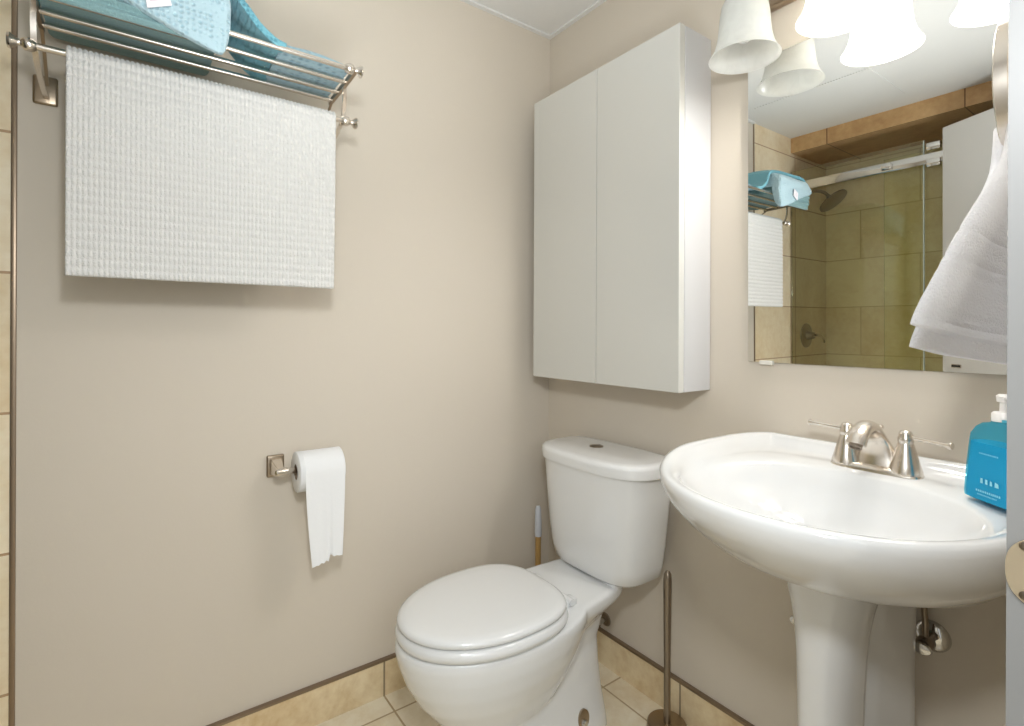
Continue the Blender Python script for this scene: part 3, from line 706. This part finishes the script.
# lower folded sage towel, the pale dimpled towel round it, the teal one on top, the small one at the right
o = folded('folded_towel', M['sage'], -1.428, -1.135, [(.022, zt - .004), (.12, zt - .003), (.22, zt - .002), (.286, zt - .006), (.294, zt - .040), (.304, zt - .056), (.314, zt - .050), (.310, zt - .040), (.319, zt - .032), (.312, zt - .023), (.321, zt - .014), (.313, zt - .005), (.322, zt + .004), (.313, zt + .013), (.320, zt + .022), (.300, zt + .030), (.20, zt + .030), (.022, zt + .028), (.014, zt + .012)],
           '', at=(.16, -1.28, zt), seed=2, ends=.012, wav=.002)
tag(o, 'sage blue folded towel lying on the shelf rails under the pale dimpled one', 'towel', 'folded towels on the shelf')
pb = folded('folded_towel', M['pale_blue'], -1.430, -1.122, [(.08, zt + .031), (.17, zt + .033), (.268, zt + .032), (.290, zt + .016), (.296, zt - .008), (.298, zt - .056), (.306, zt - .074), (.318, zt - .084), (.328, zt - .072), (.330, zt - .008), (.330, zt + .030), (.322, zt + .062), (.296, zt + .084), (.24, zt + .094), (.16, zt + .096), (.09, zt + .092), (.072, zt + .062)],
            '', at=(.2, -1.28, zt + .03), seed=5, ends=.022, wav=.004, hem=lambda t: .12 + .88 * sstep(.05, .95, t))
tag(pb, 'pale blue dimpled towel with a white tag, folded over the shelf front', 'towel', 'folded towels on the shelf')
b = B(); thick_sheet(b, [[(.3375, -1.262, zt - .036), (.3375, -1.224, zt - .018)], [(.3375, -1.268, zt - .002), (.3375, -1.231, zt + .014)]], (-.002, 0, 0))
tg = obj('care_tag', b, M['tag'], pb, smooth=False, label='white cloth tag')
b = B()
for k, zz in enumerate((-.020, -.013, -.006)):
    thick_sheet(b, [[(.3381, -1.258, zt + zz - .002), (.3381, -1.234 - .003 * k, zt + zz + .0085)], [(.3381, -1.2585, zt + zz - .0004), (.3381, -1.2345 - .003 * k, zt + zz + .0101)]], (-.0004, 0, 0))
obj('tag_print', b, M['tagprint'], tg, smooth=False)

# teal towel: an arched sheet over the pale towel, its right end dropping to the rails
def sheet(name, mat, path, x0, x1, thick, at, wavx=.006, bow=.0, n2=24, folds=0.):
    P = spline(path, 8); b = B(); grid = []
    for j in range(n2 + 1):
        u_ = j / n2; x = x0 + (x1 - x0) * u_; row = []
        edge = (1 - abs(2 * u_ - 1) ** 3)
        for i, p in enumerate(P):
            t = i / (len(P) - 1)
            row.append(b.verts.new((x + wavx * math.sin(t * 9 + u_), p[1] + folds * math.sin(u_ * 12 + t * 3), p[2] - bow * (1 - edge) + folds * .5 * math.sin(u_ * 9 + t * 5))))
        grid.append(row)
    for j in range(n2):
        for i in range(len(P) - 1): b.faces.new((grid[j][i], grid[j][i + 1], grid[j + 1][i + 1], grid[j + 1][i]))
    o = obj(name, b, mat, at=at, angle=180)
    m = o.modifiers.new('thick', 'SOLIDIFY'); m.thickness = thick; m.offset = 1
    m = o.modifiers.new('round', 'BEVEL'); m.width = thick * .4; m.segments = 3; m.limit_method = 'ANGLE'
    m = o.modifiers.new('soft', 'SUBSURF'); m.levels = 1; m.render_levels = 1
    return o
o = sheet('folded_towel', M['teal'], [(0, -1.438, zt + .030), (0, -1.437, zt + .080), (0, -1.415, zt + .104), (0, -1.33, zt + .108), (0, -1.20, zt + .106), (0, -1.125, zt + .092), (0, -1.098, zt + .062), (0, -1.070, zt + .028), (0, -1.036, zt + .006), (0, -1.010, zt + .002)], .075, .285, .014, (.18, -1.25, zt + .1), bow=.012, folds=.002)
tag(o, 'teal towel draped on top of the pale blue folded towel', 'towel', 'folded towels on the shelf')
o = folded('folded_towel', M['spotted'], -1.016, -.858, [(.075, zt - .003), (.16, zt - .002), (.245, zt - .001), (.256, zt + .010), (.246, zt + .022), (.20, zt + .034), (.13, zt + .044), (.085, zt + .040), (.068, zt + .018)],
           '', at=(.16, -.94, zt), seed=9, ends=.016, wav=.003, taper=lambda t: .75 + .35 * math.sin(PI * min(1, t * 1.25)))
tag(o, 'small spotted pale blue cloth folded at the right end of the towel shelf', 'towel', 'folded towels on the shelf')

# ------------------------------------------------------------------ towel ring and hand towel
RX, RY, RZ = 1.338, -.262, 1.470
tr = thing('towel_ring', 'brushed nickel towel ring on the wall right of the mirror', 'towel ring', (XR, RY, RZ + .09))
b = B(); box(b, XR - .010, XR - .0004, RY - .022, RY + .022, RZ + .065, RZ + .118, .004, 3); obj('wall_plate', b, M['nickel'], tr)
b = B(); tube(b, [(XR - .006, RY, RZ + .092), (RX - .004, RY, RZ + .092)], .009, 18); obj('post', b, M['nickel'], tr)
b = B(); ra, rb = .078, .094; rings = []
for k in range(64):
    t = 2 * PI * k / 64; c, s = math.cos(t), math.sin(t)
    sec = []
    for du, dr in ((-.009, -.001), (-.007, .003), (.007, .003), (.009, -.001), (.007, -.003), (-.007, -.003)):
        sec.append(Vector((RX + du, RY + (ra + dr) * c, RZ + (rb + dr) * s)))
    rings.append(sec)
rings.append(rings[0])
loft(b, rings, True, False, False); bmesh.ops.remove_doubles(b, verts=b.verts[:], dist=1e-6); obj('ring', b, M['nickel'], tr, angle=60)

# hand towel: gathered at the ring, fanning down; front and back halves
def drape(bm, z_top, z_bot, near, far, thick, ph, nz=60, nn=52, drop=.0):
    rings = []
    for j in range(nz + 1):
        t = j / nz; pn = near(t); pf = far(t); fr = []; bk = []
        th = thick * (.8 + .2 * math.sin(t * 3))
        for band in (.60, .72, .76, .93, .965): th *= 1 - .35 * math.exp(-((t - band) / .008) ** 2)
        for i in range(nn + 1):
            s = i / nn; p = pn.lerp(pf, s); z = z_top + (z_bot - drop * s - z_top) * t
            fold = (math.sin(s * 11 + ph) * .004 + math.sin(s * 6 + ph * 2 + t) * .004) * (.3 + .7 * t)
            e = (1 - abs(2 * s - 1) ** 5) ** .5 if 0 < s < 1 else 0
            fr.append(Vector((p.x - th * e + fold, p.y, z))); bk.append(Vector((p.x + th * e + fold, p.y, z)))
        rings.append(fr + bk[::-1])
    loft(bm, rings)
def poly(pts):
    P = spline(pts, 10)
    def f_(t):
        k = t * (len(P) - 1); i = min(int(k), len(P) - 2); return P[i].lerp(P[i + 1], k - i)
    return f_
ht = B()
# arch over the ring bottom
zb = RZ - rb
near_o = poly([(1.334, -.318, 0), (1.334, -.352, 0), (1.330, -.428, 0), (1.316, -.482, 0), (1.302, -.524, 0), (1.288, -.556, 0)])
far_o = poly([(1.342, -.206, 0), (1.344, -.190, 0), (1.348, -.160, 0), (1.356, -.135, 0), (1.362, -.12, 0), (1.366, -.11, 0)])
OX = .010; drape(ht, 1.412, 1.126, lambda t: near_o(t) + Vector((OX, 0, 0)), lambda t: far_o(t) + Vector((OX, 0, 0)), .012, 1.0, drop=.05)
near_i = poly([(1.345, -.316, 0), (1.346, -.345, 0), (1.342, -.40, 0), (1.332, -.45, 0), (1.320, -.478, 0), (1.310, -.497, 0)])
far_i = poly([(1.352, -.21, 0), (1.358, -.20, 0), (1.362, -.18, 0), (1.366, -.17, 0), (1.37, -.16, 0), (1.372, -.15, 0)])
drape(ht, 1.408, 1.098, lambda t: near_o(t) + Vector((-.010, .030 + .035 * t, 0)), lambda t: far_o(t) + Vector((-.014, 0, 0)), .009, 1.0, drop=.045)
o = obj('hand_towel', ht, M['white_terry'], at=(1.335, RY, 1.25), angle=60)
tag(o, 'white terry hand towel hanging through the ring beside the mirror', 'towel')

# ------------------------------------------------------------------ shower: sliding glass, rail, head, valve
sd = thing('shower_door', 'olive tinted sliding glass shower door seen in the mirror', 'shower door', (.65, YG, .12))
def pane(x0, x1, y, z0, z1, lab):
    g_ = obj('glass_panel', box(B(), x0, x1, y - .004, y + .004, z0, z1), M['shower_glass'], sd, smooth=False, label=lab)
    e_ = obj('glass_edge', box(B(), x1 - .001, x1 + .004, y - .0045, y + .0045, z0, z1), M['glass_edge'], g_, smooth=False)
pane(.012, .645, YG + .012, .125, 2.03, 'fixed glass panel'); pane(.47, 1.10, YG - .016, .14, 1.985, 'sliding glass panel')
b = B(); box(b, .006, 1.42, YG + .028, YG + .040, 1.905, 1.955, .002); rail = obj('rail', b, M['chrome'], sd)
for x, z in ((.045, 1.965), (.045, 1.885)): obj('rail_bracket', box(B(), x - .022, x + .022, YG + .017, YG + .056, z - .012, z + .028, .004), M['chrome'], sd)
for x in (.50,): obj('roller', box(B(), x - .022, x + .022, YG + .018, YG + .058, 1.915, 1.950, .006), M['chrome'], sd)
for z in (1.98, 1.90): obj('roller', box(B(), .665, .72, YG + .018, YG + .05, z - .012, z + .024, .004), M['chrome'], sd)
shh = thing('overhead_shower', 'round shower head on a bent arm inside the glass shower', 'shower head', (.002, -2.08, 1.93))
b = B(); lathe(b, [(.028, 0), (.027, .004), (.012, .010)], (.0025, -2.08, 1.93), (1, 0, 0), 24); obj('escutcheon', b, M['steel'], shh)
b = B(); tube(b, spline([(.004, -2.08, 1.93), (.06, -2.08, 1.935), (.11, -2.08, 1.915), (.145, -2.08, 1.875)]), .009, 14); obj('arm', b, M['steel'], shh)
b = B(); lathe(b, [(.012, -.03), (.016, -.012), (.055, .002), (.082, .010), (.083, .018), (.078, .020), (.001, .020)], (.15, -2.08, 1.868), (.62, 0, -.78), 40); obj('head', b, M['steel'], shh)
shv = thing('shower_valve', 'round shower valve with a curved lever inside the glass shower', 'shower valve', (.002, -2.085, 1.06))
b = B(); lathe(b, [(.075, 0), (.073, .004), (.03, .010), (.022, .030), (.019, .045), (.001, .048)], (.0025, -2.085, 1.06), (1, 0, 0), 40); obj('escutcheon', b, M['steel'], shv)
b = B(); tube(b, spline([(.045, -2.085, 1.062), (.060, -2.10, 1.062), (.070, -2.13, 1.055), (.074, -2.155, 1.035), (.075, -2.16, 1.015)]), [.010 - .005 * i / 32 for i in range(33)], 14); obj('lever', b, M['nickel'], shv)
